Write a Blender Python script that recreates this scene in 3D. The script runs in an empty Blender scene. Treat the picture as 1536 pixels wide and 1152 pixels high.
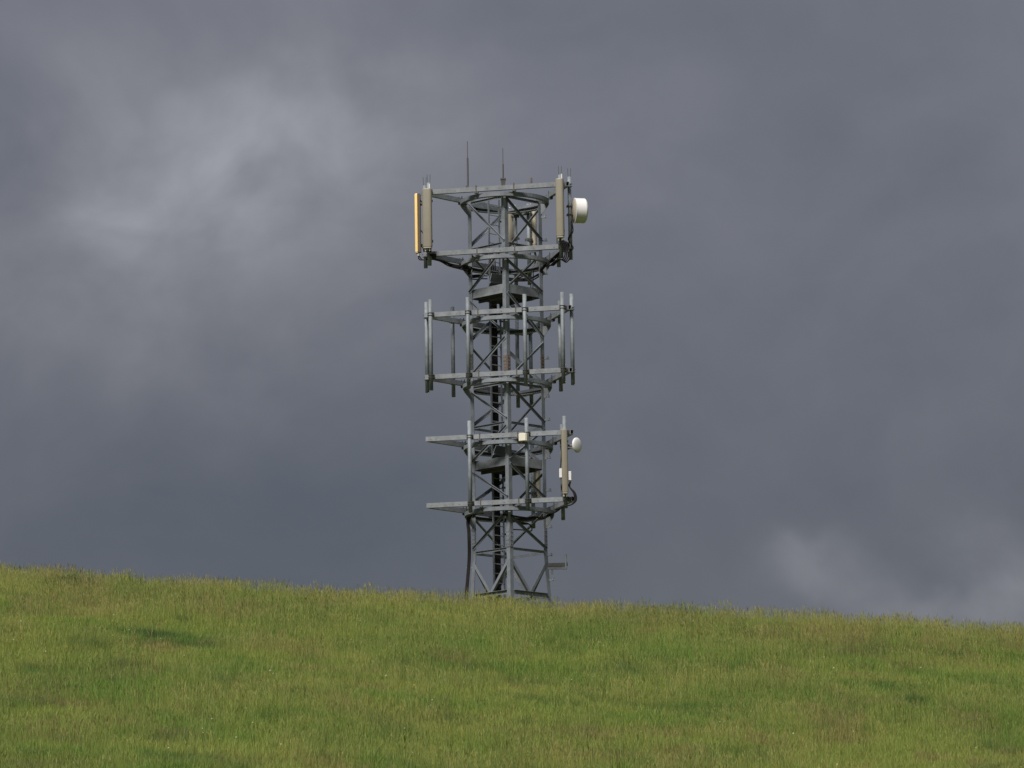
import bpy, bmesh, math, random
import numpy as np
from mathutils import Vector, Matrix

random.seed(7)
rng = np.random.default_rng(11)
scene = bpy.context.scene
COL = scene.collection

# ------------------------------------------------------------------ camera
F = 7170.0                       # focal length in photo pixels (1536 wide)
PITCH = math.radians(9.75)
ROLL = math.radians(0.9)         # picture turned counter-clockwise
EYE = Vector((0, 0, 1.7))
cam_d = bpy.data.cameras.new('camera')
cam = bpy.data.objects.new('camera', cam_d)
COL.objects.link(cam)
cam_d.sensor_width = 36.0
cam_d.lens = 36.0 * F / 1536.0
cam_d.clip_start = 0.5
cam_d.clip_end = 9000
CAM_M = Matrix.Translation(EYE) @ Matrix.Rotation(math.pi / 2 + PITCH, 4, 'X') @ Matrix.Rotation(-ROLL, 4, 'Z')
cam.matrix_world = CAM_M
scene.camera = cam
CAM_R = CAM_M.to_3x3()
CAM_RI = CAM_R.inverted()

def px_dir(px, py):
    return (CAM_R @ Vector(((px - 768) / F, -(py - 576) / F, -1))).normalized()

def project(p):
    q = CAM_RI @ (Vector(p) - EYE)
    return (768 + F * q.x / -q.z, 576 - F * q.y / -q.z)

# ------------------------------------------------------------------ world sky
SUN_AZ = math.radians(-153)      # seen from above, clockwise from +Y (camera looks along +Y)
SUN_EL = math.radians(50)
sun_dir = Vector((math.sin(SUN_AZ) * math.cos(SUN_EL), math.cos(SUN_AZ) * math.cos(SUN_EL), math.sin(SUN_EL)))

world = bpy.data.worlds.new('World')
scene.world = world
world.use_nodes = True
wt = world.node_tree
wt.nodes.clear()

def N(tree, kind, **kw):
    n = tree.nodes.new(kind)
    for k, v in kw.items():
        setattr(n, k, v)
    return n

def link(tree, a, b):
    tree.links.new(a, b)

def math_node(tree, op, a, b=None, c=None, clamp=False):
    n = N(tree, 'ShaderNodeMath', operation=op)
    n.use_clamp = clamp
    for i, v in enumerate((a, b, c)):
        if v is None:
            continue
        if isinstance(v, (int, float)):
            n.inputs[i].default_value = v
        else:
            link(tree, v, n.inputs[i])
    return n.outputs[0]

def build_sky():
    t = wt
    tc = N(t, 'ShaderNodeTexCoord')
    D = tc.outputs['Generated']
    sep = N(t, 'ShaderNodeSeparateXYZ')
    link(t, D, sep.inputs[0])
    X, Y, Z = sep.outputs
    # slow billowing of the cloud base, slightly warped
    warp = N(t, 'ShaderNodeTexNoise')
    warp.inputs['Scale'].default_value = 11.0
    warp.inputs['Detail'].default_value = 4.0
    link(t, D, warp.inputs['Vector'])
    sub = N(t, 'ShaderNodeVectorMath', operation='SUBTRACT')
    link(t, warp.outputs['Color'], sub.inputs[0])
    sub.inputs[1].default_value = (0.5, 0.5, 0.5)
    sc = N(t, 'ShaderNodeVectorMath', operation='SCALE')
    link(t, sub.outputs[0], sc.inputs[0])
    sc.inputs['Scale'].default_value = 0.06
    add = N(t, 'ShaderNodeVectorMath', operation='ADD')
    link(t, D, add.inputs[0])
    link(t, sc.outputs[0], add.inputs[1])
    W = add.outputs[0]
    sc2 = N(t, 'ShaderNodeVectorMath', operation='SCALE')
    link(t, sub.outputs[0], sc2.inputs[0])
    sc2.inputs['Scale'].default_value = 0.022
    sw = N(t, 'ShaderNodeTexNoise')
    sw.inputs['Scale'].default_value = 60.0
    sw.inputs['Detail'].default_value = 5.0
    link(t, D, sw.inputs['Vector'])
    sws = N(t, 'ShaderNodeVectorMath', operation='SUBTRACT')
    link(t, sw.outputs['Color'], sws.inputs[0])
    sws.inputs[1].default_value = (0.5, 0.5, 0.5)
    swk = N(t, 'ShaderNodeVectorMath', operation='SCALE')
    link(t, sws.outputs[0], swk.inputs[0])
    swk.inputs['Scale'].default_value = 0.016
    ad2 = N(t, 'ShaderNodeVectorMath', operation='ADD')
    link(t, D, ad2.inputs[0]); link(t, sc2.outputs[0], ad2.inputs[1])
    ad3 = N(t, 'ShaderNodeVectorMath', operation='ADD')
    link(t, ad2.outputs[0], ad3.inputs[0]); link(t, swk.outputs[0], ad3.inputs[1])
    W2 = ad3.outputs[0]
    mp = N(t, 'ShaderNodeMapping')
    mp.inputs['Scale'].default_value = (1, 1, 1.25)
    link(t, W, mp.inputs['Vector'])
    n1 = N(t, 'ShaderNodeTexNoise')
    n1.inputs['Scale'].default_value = 13.0
    n1.inputs['Detail'].default_value = 5.0
    n1.inputs['Roughness'].default_value = 0.46
    link(t, mp.outputs[0], n1.inputs['Vector'])
    n2 = N(t, 'ShaderNodeTexNoise')
    n2.inputs['Scale'].default_value = 42.0
    n2.inputs['Detail'].default_value = 4.0
    n2.inputs['Roughness'].default_value = 0.5
    link(t, mp.outputs[0], n2.inputs['Vector'])

    # thinner, lighter and thicker, darker areas of this cloud deck (direction, half width, half height)
    def area(px, py, wx, wy, soft=1.0):
        d = px_dir(px, py)
        s = N(t, 'ShaderNodeVectorMath', operation='SUBTRACT')
        link(t, W2, s.inputs[0])
        s.inputs[1].default_value = (d.x, 0, d.z)
        m = N(t, 'ShaderNodeVectorMath', operation='MULTIPLY')
        link(t, s.outputs[0], m.inputs[0])
        m.inputs[1].default_value = (F / wx, 0, F / wy)
        l = N(t, 'ShaderNodeVectorMath', operation='DOT_PRODUCT')
        link(t, m.outputs[0], l.inputs[0])
        link(t, m.outputs[0], l.inputs[1])
        g = math_node(t, 'MULTIPLY', l.outputs['Value'], -1.0)
        g = math_node(t, 'EXPONENT', g)
        front = math_node(t, 'GREATER_THAN', Y, 0.0)
        return math_node(t, 'MULTIPLY', g, front)

    v = math_node(t, 'MULTIPLY_ADD', n1.outputs['Fac'], 0.40, -0.20)
    v = math_node(t, 'ADD', v, math_node(t, 'MULTIPLY_ADD', n2.outputs['Fac'], 0.22, -0.11))
    # mottling of the lighter, thinner parts
    mott = math_node(t, 'MULTIPLY_ADD', n2.outputs['Fac'], 1.2, 0.40, clamp=False)
    for (px, py, wx, wy, amp) in SKY_AREAS:
        a = area(px, py, wx, wy)
        if amp > 0:
            a = math_node(t, 'MULTIPLY', a, mott)
        v = math_node(t, 'MULTIPLY_ADD', a, amp, v)
    v = math_node(t, 'ADD', v, 0.38)
    ramp = N(t, 'ShaderNodeValToRGB')
    link(t, v, ramp.inputs[0])
    cr = ramp.color_ramp
    cr.interpolation = 'B_SPLINE'
    cr.elements[0].position = 0.0
    cr.elements[0].color = (0.079, 0.089, 0.113, 1)
    cr.elements[1].position = 1.0
    cr.elements[1].color = (0.38, 0.382, 0.41, 1)
    for p, c in ((0.3, (0.121, 0.127, 0.152, 1)), (0.55, (0.188, 0.188, 0.211, 1)), (0.78, (0.270, 0.279, 0.309, 1))):
        e = cr.elements.new(p)
        e.color = c
    # an overcast sky brightens steadily towards the zenith
    zc = math_node(t, 'MAXIMUM', Z, 0.0)
    bright = math_node(t, 'MULTIPLY_ADD', zc, 4.0, 1.0)
    bright = math_node(t, 'MULTIPLY', bright, SKY_GAIN)
    cl = N(t, 'ShaderNodeVectorMath', operation='SCALE')
    link(t, ramp.outputs[0], cl.inputs[0])
    link(t, bright, cl.inputs['Scale'])
    sky = N(t, 'ShaderNodeTexSky', sky_type='NISHITA')
    sky.sun_disc = False
    sky.sun_elevation = SUN_EL
    sky.sun_rotation = SUN_AZ
    sk = N(t, 'ShaderNodeVectorMath', operation='SCALE')
    link(t, sky.outputs[0], sk.inputs[0])
    sk.inputs['Scale'].default_value = 0.03
    mix = N(t, 'ShaderNodeMix', data_type='RGBA')
    mix.inputs['Factor'].default_value = 0.94
    link(t, sk.outputs[0], mix.inputs['A'])
    link(t, cl.outputs[0], mix.inputs['B'])
    bg = N(t, 'ShaderNodeBackground')
    bg.inputs['Strength'].default_value = 1.0
    link(t, mix.outputs['Result'], bg.inputs['Color'])
    out = N(t, 'ShaderNodeOutputWorld')
    link(t, bg.outputs[0], out.inputs['Surface'])

SKY_GAIN = 0.197
SKY_AREAS = [
    (420, 180, 230, 110, 0.22),
    (130, 300, 330, 180, 0.15),
    (330, 390, 330, 190, 0.13),
    (630, 150, 110, 70, 0.06),
    (375, 235, 36, 36, -0.09),
    (1200, 825, 62, 45, 0.20),
    (1285, 865, 75, 42, 0.16),
    (1380, 925, 110, 40, 0.22),
    (1530, 880, 95, 110, 0.24),
    (1440, 860, 50, 30, -0.05),
    (380, 820, 1000, 190, -0.20),
    (1320, 560, 430, 230, -0.10),
    (900, 0, 900, 90, -0.04),
    (0, 165, 120, 85, -0.16),
]
build_sky()

sun_l = bpy.data.lights.new('sun', 'SUN')
sun_l.energy = 1.85
sun_l.angle = math.radians(20)
sun_l.color = (1.0, 0.95, 0.88)
sun_o = bpy.data.objects.new('sun', sun_l)
COL.objects.link(sun_o)
sun_o.rotation_euler = (-sun_dir).to_track_quat('-Z', 'Y').to_euler()
sun_o.location = (-40, 60, 60)

scene.view_settings.view_transform = 'Standard'
scene.view_settings.look = 'None'
scene.view_settings.gamma = 1.0
scene.view_settings.use_curve_mapping = False
scene.view_settings.exposure = 1.6
scene.render.engine = 'CYCLES'
scene.render.resolution_x = 1024
scene.render.resolution_y = 768

# ------------------------------------------------------------------ materials
def material(name, col, rough=0.6, metal=0.0, var=0.12, scale=6.0, bump=0.0, var_col=None, coords='Object', spec=0.5, pieces=0.0):
    m = bpy.data.materials.new(name)
    m.use_nodes = True
    t = m.node_tree
    b = t.nodes['Principled BSDF']
    b.inputs['Roughness'].default_value = rough
    b.inputs['Metallic'].default_value = metal
    b.inputs['Specular IOR Level'].default_value = spec
    tc = N(t, 'ShaderNodeTexCoord')
    geo = N(t, 'ShaderNodeNewGeometry')
    src = geo.outputs['Position'] if coords == 'World' else tc.outputs['Object']
    n1 = N(t, 'ShaderNodeTexNoise')
    n1.inputs['Scale'].default_value = scale
    n1.inputs['Detail'].default_value = 6.0
    n1.inputs['Roughness'].default_value = 0.62
    link(t, src, n1.inputs['Vector'])
    ramp = N(t, 'ShaderNodeValToRGB')
    ramp.color_ramp.elements[0].position = 0.3
    ramp.color_ramp.elements[1].position = 0.7
    lo = [c * (1 - var) for c in col]
    hi = [min(1, c * (1 + var)) for c in col]
    if var_col:
        lo = list(var_col)
    ramp.color_ramp.elements[0].color = (*lo, 1)
    ramp.color_ramp.elements[1].color = (*hi, 1)
    link(t, n1.outputs['Fac'], ramp.inputs[0])
    if pieces:
        oi = N(t, 'ShaderNodeObjectInfo')
        hv = N(t, 'ShaderNodeHueSaturation')
        vr = N(t, 'ShaderNodeMapRange')
        vr.inputs['To Min'].default_value = 1 - pieces
        vr.inputs['To Max'].default_value = 1 + pieces
        link(t, oi.outputs['Random'], vr.inputs['Value'])
        link(t, vr.outputs[0], hv.inputs['Value'])
        link(t, ramp.outputs[0], hv.inputs['Color'])
        link(t, hv.outputs[0], b.inputs['Base Color'])
    else:
        link(t, ramp.outputs[0], b.inputs['Base Color'])
    rr = N(t, 'ShaderNodeMapRange')
    rr.inputs['To Min'].default_value = max(0.05, rough - 0.1)
    rr.inputs['To Max'].default_value = min(1, rough + 0.12)
    link(t, n1.outputs['Fac'], rr.inputs['Value'])
    link(t, rr.outputs[0], b.inputs['Roughness'])
    if bump:
        bp = N(t, 'ShaderNodeBump')
        bp.inputs['Strength'].default_value = bump
        bp.inputs['Distance'].default_value = 0.01
        link(t, n1.outputs['Fac'], bp.inputs['Height'])
        link(t, bp.outputs[0], b.inputs['Normal'])
    return m

M = {}
M['galv'] = material('galvanised_steel', (0.146, 0.160, 0.180), 0.55, 0.1, 0.2, 4.5, 0.1, pieces=0.16)
M['galv_beam'] = material('galvanised_beam', (0.168, 0.182, 0.198), 0.55, 0.1, 0.26, 5.0, 0.1, pieces=0.1)
M['galv_pole'] = material('galvanised_pole', (0.155, 0.174, 0.190), 0.62, 0.05, 0.26, 7.0, 0.1, pieces=0.12)
M['galv_dark'] = material('weathered_and_shaded_steel', (0.07, 0.068, 0.064), 0.65, 0.2, 0.2, 6.0, 0.1)
M['grating'] = material('shaded_deck_grating', (0.03, 0.03, 0.03), 0.8, 0.1, 0.2, 9.0)  # near-black, so the platform's shaded underside is in the colour
M['rusty'] = material('rust_stained_plate', (0.125, 0.098, 0.085), 0.8, 0.05, 0.25, 18.0, 0.1)
M['beige'] = material('beige_radome', (0.205, 0.185, 0.145), 0.42, 0.0, 0.05, 3.0)
M['ochre'] = material('sunlit_ochre_radome', (0.80, 0.56, 0.23), 0.22, 0.0, 0.05, 3.0)  # bright tone puts the sunlit front edge into the colour
M['shaded_tray'] = material('shaded_brown_tray', (0.075, 0.048, 0.022), 0.5, 0.0, 0.1, 5.0)  # dark tone puts the panel's shaded rear half into the colour
M['white'] = material('white_radome', (0.61, 0.60, 0.60), 0.4, 0.0, 0.03, 4.0)
M['cream'] = material('cream_cabinet', (0.60, 0.57, 0.48), 0.5, 0.0, 0.05, 6.0)
M['tan'] = material('tan_shroud', (0.36, 0.32, 0.26), 0.5, 0.0, 0.06, 5.0)
M['cable'] = material('black_cable', (0.016, 0.014, 0.015), 0.75, 0.0, 0.3, 8.0, spec=0.15)
M['rod'] = material('lightning_rod', (0.06, 0.058, 0.06), 0.6, 0.0, 0.1, 8.0)
M['concrete'] = material('concrete', (0.33, 0.31, 0.28), 0.9, 0.0, 0.15, 6.0, 0.3)

# ------------------------------------------------------------------ mesh helpers
def new_obj(name, bm, mat, parent=None, smooth=False):
    me = bpy.data.meshes.new(name)
    bmesh.ops.recalc_face_normals(bm, faces=bm.faces)
    bm.to_mesh(me)
    bm.free()
    if smooth:
        for p in me.polygons:
            p.use_smooth = True
    me.materials.append(mat)
    o = bpy.data.objects.new(name, me)
    COL.objects.link(o)
    if parent is not None:
        o.parent = parent
        # vertices are given in the parent's own frame
    return o

def thing(name, label, cat, loc=(0, 0, 0), rotz=0.0, group=None):
    o = bpy.data.objects.new(name, None)
    COL.objects.link(o)
    o.location = loc
    o.rotation_euler = (0, 0, rotz)
    o.empty_display_size = 0.2
    o['label'] = label
    o['category'] = cat
    if group:
        o['group'] = group
    return o

def tag(o, label, cat, group=None):
    o['label'] = label
    o['category'] = cat
    if group:
        o['group'] = group
    return o

def part_empty(name, parent):
    o = bpy.data.objects.new(name, None)
    COL.objects.link(o)
    o.parent = parent
    o.empty_display_size = 0.1
    return o

def add_box(bm, c, ax, ay, az, sx, sy, sz):
    """box centred at c with unit axes ax ay az and full sizes"""
    c = Vector(c); ax = Vector(ax); ay = Vector(ay); az = Vector(az)
    vs = []
    for k in (-.5, .5):
        for j in (-.5, .5):
            for i in (-.5, .5):
                vs.append(bm.verts.new(c + ax * sx * i + ay * sy * j + az * sz * k))
    for f in ((0, 2, 3, 1), (4, 5, 7, 6), (0, 1, 5, 4), (2, 6, 7, 3), (0, 4, 6, 2), (1, 3, 7, 5)):
        bm.faces.new([vs[i] for i in f])

XA, YA, ZA = Vector((1, 0, 0)), Vector((0, 1, 0)), Vector((0, 0, 1))

def add_prism(bm, rings, closed=True):
    """loft through a list of equally long point rings, capped"""
    R = [[bm.verts.new(p) for p in ring] for ring in rings]
    n = len(R[0])
    for a, b in zip(R[:-1], R[1:]):
        for i in range(n):
            bm.faces.new((a[i], a[(i + 1) % n], b[(i + 1) % n], b[i]))
    if closed:
        bm.faces.new(list(reversed(R[0])))
        bm.faces.new(R[-1])

def add_tube(bm, pts, r, sides=8):
    pts = [Vector(p) for p in pts]
    rings = []
    prev_u = None
    for i, p in enumerate(pts):
        if i == 0:
            d = pts[1] - pts[0]
        elif i == len(pts) - 1:
            d = pts[-1] - pts[-2]
        else:
            d = pts[i + 1] - pts[i - 1]
        d.normalize()
        if prev_u is None:
            u = d.orthogonal().normalized()
        else:
            u = (prev_u - d * prev_u.dot(d)).normalized()
        prev_u = u
        w = d.cross(u)
        rr = r[i] if isinstance(r, (list, tuple)) else r
        rings.append([p + (u * math.cos(2 * math.pi * k / sides) + w * math.sin(2 * math.pi * k / sides)) * rr for k in range(sides)])
    add_prism(bm, rings)

def smooth_path(pts, n=6):
    """Catmull-Rom through pts"""
    P = [Vector(p) for p in pts]
    P = [P[0] * 2 - P[1]] + P + [P[-1] * 2 - P[-2]]
    out = []
    for i in range(1, len(P) - 2):
        for k in range(n):
            t = k / n
            a, b, c, d = P[i - 1], P[i], P[i + 1], P[i + 2]
            out.append(0.5 * ((2 * b) + (c - a) * t + (2 * a - 5 * b + 4 * c - d) * t * t + (3 * b - a - 3 * c + d) * t ** 3))
    out.append(P[-2])
    return out

def add_angle(bm, p0, p1, d1, d2, a, t=0.012, a2=None):
    """L section from p0 to p1, flanges of width a along d1 and d2 from the line"""
    p0 = Vector(p0); p1 = Vector(p1)
    a2 = a2 or a
    prof = [(0, 0), (a, 0), (a, t), (t, t), (t, a2), (0, a2)]
    add_prism(bm, [[p + d1 * u + d2 * v for u, v in prof] for p in (p0, p1)])

def add_hollow(bm, p0, p1, up, w, h, t=0.012):
    """rectangular hollow section, open ends"""
    p0 = Vector(p0); p1 = Vector(p1)
    d = (p1 - p0).normalized()
    s = d.cross(up).normalized()
    u = s.cross(d).normalized()
    def ring(p, ww, hh):
        return [bm.verts.new(p + s * ww * i / 2 + u * hh * j / 2) for i, j in ((-1, -1), (1, -1), (1, 1), (-1, 1))]
    o0, o1 = ring(p0, w, h), ring(p1, w, h)
    i0, i1 = ring(p0, w - 2 * t, h - 2 * t), ring(p1, w - 2 * t, h - 2 * t)
    for i in range(4):
        j = (i + 1) % 4
        bm.faces.new((o0[i], o0[j], o1[j], o1[i]))
        bm.faces.new((i0[j], i0[i], i1[i], i1[j]))
        bm.faces.new((o0[j], o0[i], i0[i], i0[j]))
        bm.faces.new((o1[i], o1[j], i1[j], i1[i]))

# ------------------------------------------------------------------ terrain
def vnoise(x, y, seed=0):
    """smooth value noise, arrays"""
    x = np.asarray(x, float); y = np.asarray(y, float)
    xi = np.floor(x).astype(np.int64); yi = np.floor(y).astype(np.int64)
    fx = x - xi; fy = y - yi
    fx = fx * fx * (3 - 2 * fx); fy = fy * fy * (3 - 2 * fy)
    def h(a, b):
        n = (a * 374761393 + b * 668265263 + seed * 974711) & 0x7fffffff
        n = ((n ^ (n >> 13)) * 1274126177) & 0x7fffffff
        return ((n ^ (n >> 16)) & 0xffff) / 65535.0
    a = h(xi, yi); b = h(xi + 1, yi); c = h(xi, yi + 1); d = h(xi + 1, yi + 1)
    return (a * (1 - fx) + b * fx) * (1 - fy) + (c * (1 - fx) + d * fx) * fy

def fbm(x, y, seed=0, oct=3):
    s = 0; a = 1; tot = 0
    for o in range(oct):
        s = s + a * vnoise(x * 2 ** o, y * 2 ** o, seed + o * 17)
        tot += a; a *= 0.5
    return s / tot

PY = np.array([-4000, -600, -60, 0, 30, 60, 80, 95, 108, 116, 122, 126, 130, 140, 160, 210, 320, 600, 1200, 4000], float)
PZ = np.array([-14, -6, -1.0, 0, 2.3, 5.7, 8.9, 11.85, 14.35, 15.85, 16.72, 17.12, 17.32, 17.2, 16.0, 11, 3, -3, -8, -20], float)
# monotone-ish cubic (finite difference tangents)
PM = np.gradient(PZ, PY)
def profile(y):
    y = np.clip(np.asarray(y, float), PY[0], PY[-1] - 1e-6)
    i = np.clip(np.searchsorted(PY, y, side='right') - 1, 0, len(PY) - 2)
    h = PY[i + 1] - PY[i]; t = (y - PY[i]) / h
    return ((2 * t ** 3 - 3 * t ** 2 + 1) * PZ[i] + (t ** 3 - 2 * t ** 2 + t) * h * PM[i]
            + (-2 * t ** 3 + 3 * t ** 2) * PZ[i + 1] + (t ** 3 - t ** 2) * h * PM[i + 1])
LX = np.array([-400, -60, -30, -13.1, -8.8, -6.6, -4.6, -2.5, 0, 2.25, 5.65, 9, 13.1, 30, 60, 400], float)
LZ = np.array([-3, 2.4, 2.0, 1.04, .72, .55, .37, .25, 0.0, -.17, -.39, -.61, -.90, -2.1, -3.6, -9], float)
def terrain(x, y):
    x = np.asarray(x, float); y = np.asarray(y, float)
    w = np.clip((y - 10) / 70, 0, 1); w = w * w * (3 - 2 * w)
    w2 = np.clip((420 - y) / 220, 0, 1); w = w * w2 * w2 * (3 - 2 * w2)
    z = profile(y) + np.interp(x, LX, LZ) * w
    z = z - 0.14 * w
    z = z + (fbm(x / 5.0 + 31, y / 9.0 + 7, 3) - 0.5) * 0.34 + (fbm(x / 1.3, y / 2.2, 9, 2) - 0.5) * 0.13
    return z

def ground_px(px, py):
    d = px_dir(px, py)
    t = 60.0
    while t < 140:
        p = EYE + d * t
        if terrain(p.x, p.y) >= p.z:
            break
        t += 0.1
    p = EYE + d * t
    return Vector((p.x, p.y, float(terrain(p.x, p.y))))

def spaced(fine_lo, fine_hi, step, lo, hi):
    a = list(np.arange(fine_lo, fine_hi + 1e-6, step))
    s = step; v = fine_hi
    while v < hi:
        s *= 1.25; v += s; a.append(min(v, hi))
    s = step; v = fine_lo; b = []
    while v > lo:
        s *= 1.25; v -= s; b.append(max(v, lo))
    return np.array(b[::-1] + a)

def mat_ground():
    m = bpy.data.materials.new('meadow_soil')
    m.use_nodes = True
    t = m.node_tree
    b = t.nodes['Principled BSDF']
    b.inputs['Roughness'].default_value = 0.95
    b.inputs['Specular IOR Level'].default_value = 0.1
    geo = N(t, 'ShaderNodeNewGeometry')
    n = N(t, 'ShaderNodeTexNoise'); n.inputs['Scale'].default_value = 0.35; n.inputs['Detail'].default_value = 8
    link(t, geo.outputs['Position'], n.inputs['Vector'])
    r = N(t, 'ShaderNodeValToRGB')
    r.color_ramp.elements[0].position = 0.3; r.color_ramp.elements[0].color = (0.055, 0.085, 0.018, 1)
    r.color_ramp.elements[1].position = 0.72; r.color_ramp.elements[1].color = (0.115, 0.115, 0.035, 1)
    link(t, n.outputs['Fac'], r.inputs[0]); link(t, r.outputs[0], b.inputs['Base Color'])
    return m

def build_terrain():
    xs = spaced(-34, 34, 0.5, -4000, 4000)
    ys = spaced(62, 150, 0.5, -4000, 4000)
    gx, gy = np.meshgrid(xs, ys)
    gz = terrain(gx, gy)
    v = np.stack([gx.ravel(), gy.ravel(), gz.ravel()], 1)
    nx, ny = len(xs), len(ys)
    idx = np.arange(nx * ny).reshape(ny, nx)
    f = np.stack([idx[:-1, :-1].ravel(), idx[:-1, 1:].ravel(), idx[1:, 1:].ravel(), idx[1:, :-1].ravel()], 1)
    me = bpy.data.meshes.new('hill')
    me.from_pydata(v.tolist(), [], f.tolist())
    for p in me.polygons:
        p.use_smooth = True
    me.materials.append(mat_ground())
    o = bpy.data.objects.new('hill', me)
    COL.objects.link(o)
    o['kind'] = 'structure'
    return o
build_terrain()

# ------------------------------------------------------------------ tower frame
D = 130.0
S = 131.6 / F                     # metres per photo pixel at the tower
# axis x so that the axis shows at px 762 at py 650
def solve_axis():
    z = 22.0; x = 0.0
    for _ in range(30):
        u, v = project((x, D, z))
        x += (762.2 - u) * S
        z += (v - 650) * S
    return x
AX = solve_axis()
TG = float(terrain(AX, D))        # ground height under the tower
TB = Vector((AX, D, TG))          # tower origin, everything on the tower is in this frame

def z_at(px_y, lx, ly):
    """height (tower frame) of the point over (lx,ly) that shows at photo row px_y"""
    z = 5.0
    for _ in range(12):
        u, v = project(TB + Vector((lx, ly, z)))
        z += (v - px_y) * S
    return z

H0 = 56 * S                       # half diagonal of the square tower
Z_SPLAY = z_at(829, -H0, 0)
def half(z):
    if z >= Z_SPLAY:
        return H0
    return H0 + (Z_SPLAY - z) / max(0.1, Z_SPLAY) * 0.13
CORN = {'N': Vector((0, -1, 0)), 'L': Vector((-1, 0, 0)), 'R': Vector((1, 0, 0)), 'B': Vector((0, 1, 0))}
def leg_pt(k, z):
    return CORN[k] * half(z) + ZA * z
def leg_row(k, row):
    z = 5.0
    for _ in range(10):
        p = CORN[k] * half(z)
        z = z_at(row, p.x, p.y)
    return z
Z_TOP = leg_row('N', 289)

tower = thing('lattice_tower', 'square galvanised steel lattice mast standing behind the grassy crest', 'tower', TB)

NEXT = {'N': ('L', 'R'), 'L': ('N', 'B'), 'R': ('N', 'B'), 'B': ('L', 'R')}
for k in 'NLRB':
    d1 = (CORN[NEXT[k][0]] - CORN[k]).normalized()
    d2 = (CORN[NEXT[k][1]] - CORN[k]).normalized()
    a, t = 0.130, 0.014
    prof = [(0, 0), (a, 0), (a, t), (t, t), (t, a), (0, a)]
    bm = bmesh.new()
    add_prism(bm, [[leg_pt(k, z) + d1 * u + d2 * v for u, v in prof] for z in (-0.35, Z_SPLAY, Z_TOP)])
    leg = new_obj('leg', bm, M['galv'], tower)
    # splice plates bolted on the outside of each flange
    for row, hh, mt in ((543, 0.42, 'rusty' if k in 'NR' else 'galv_dark'), (806, 0.5, 'galv')):
        z = leg_row(k, row)
        bm = bmesh.new()
        for d, o in ((d1, d2), (d2, d1)):
            nrm = -(o - d * o.dot(d)).normalized()
            c = leg_pt(k, z) + d * 0.066 + nrm * 0.008
            add_box(bm, c, d, nrm, ZA, 0.118, 0.012, hh)
            for q in range(4):
                for s in (-1, 1):
                    add_box(bm, c + nrm * 0.012 + ZA * (q - 1.5) * hh * 0.23 + d * s * 0.03, d, nrm, ZA, 0.022, 0.014, 0.022)
        new_obj('splice_plate', bm, M[mt], leg)
    bm = bmesh.new()
    c = leg_pt(k, 0.03) - CORN[k] * 0.05
    add_box(bm, c, d1, d2, ZA, 0.34, 0.34, 0.03)
    new_obj('base_plate', bm, M['galv'], leg)

def brace(name, p0, p1, face_n, width, out=0.006, lip=1, mat='galv', parent=tower):
    """angle bar lying on a tower face; wide flange in the face, the other pointing inward"""
    p0 = Vector(p0); p1 = Vector(p1)
    d = (p1 - p0).normalized()
    side = face_n.cross(d).normalized()
    if side.z < 0:
        side = -side
    bm = bmesh.new()
    if lip > 0:      # outstanding flange along the top edge, pointing out of the tower
        q = face_n * out + side * width * 0.5
        add_angle(bm, p0 + q, p1 + q, -side, face_n, width, 0.009, width * 0.6)
    else:            # outstanding flange along the bottom edge, pointing inward
        q = face_n * out - side * width * 0.5
        add_angle(bm, p0 + q, p1 + q, side, -face_n, width, 0.009)
    return new_obj(name, bm, M[mat], parent)

def face_normal(a, b):
    return (CORN[a] + CORN[b]).normalized()

INS = 0.045
def face_brace(a, ra, b, rb, width=0.072, out=0.004, lip=1):
    n = face_normal(a, b)
    pa = leg_pt(a, leg_row(a, ra)); pb = leg_pt(b, leg_row(b, rb))
    d = (pb - pa); d.z = 0; d.normalize()
    sl = (pb - pa)
    pa = pa + sl * (INS / sl.length); pb = pb - sl * (INS / sl.length)
    brace('diagonal_brace', pa, pb, n, width, out, lip)

# front faces (rows read at each leg)
for a, ra, b, rb in (('L', 305, 'N', 362), ('N', 370, 'L', 441), ('L', 451, 'N', 500), ('N', 504, 'L', 567),
                     ('L', 588, 'N', 628), ('N', 637, 'L', 696), ('L', 708, 'N', 746), ('N', 764, 'L', 826)):
    face_brace(a, ra, b, rb)
for a, ra, b, rb in (('N', 295, 'R', 362), ('N', 388, 'R', 440), ('N', 436, 'R', 508), ('R', 513, 'N', 569),
                     ('N', 574, 'R', 636), ('R', 643, 'N', 690), ('N', 694, 'R', 750), ('N', 773, 'R', 825)):
    face_brace(a, ra, b, rb)
# back faces
for a, ra, b, rb in (('B', 318, 'L', 371), ('L', 378, 'B', 440), ('B', 462, 'L', 511), ('L', 519, 'B', 582),
                     ('B', 597, 'L', 640), ('L', 648, 'B', 700), ('B', 714, 'L', 755), ('L', 775, 'B', 838)):
    face_brace(a, ra, b, rb, 0.078, 0.004, -1)
for a, ra, b, rb in (('R', 309, 'B', 376), ('R', 379, 'B', 432), ('B', 448, 'R', 503), ('B', 524, 'R', 577),
                     ('R', 589, 'B', 650), ('B', 652, 'R', 700), ('R', 706, 'B', 764), ('R', 765, 'B', 820)):
    face_brace(a, ra, b, rb, 0.078, 0.004, -1)

def horizontal_ring(row_n, width=0.07):
    z = leg_row('N', row_n)
    for a, b in (('N', 'L'), ('N', 'R'), ('L', 'B'), ('R', 'B')):
        n = face_normal(a, b)
        pa, pb = leg_pt(a, z), leg_pt(b, z)
        d = (pb - pa).normalized()
        brace('horizontal_strut', pa + d * 0.135, pb - d * 0.135, n, width, -0.012)
    return z
for row in (294, 364, 573, 633, 822):
    horizontal_ring(row)
z_base = horizontal_ring(887, 0.11)
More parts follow.
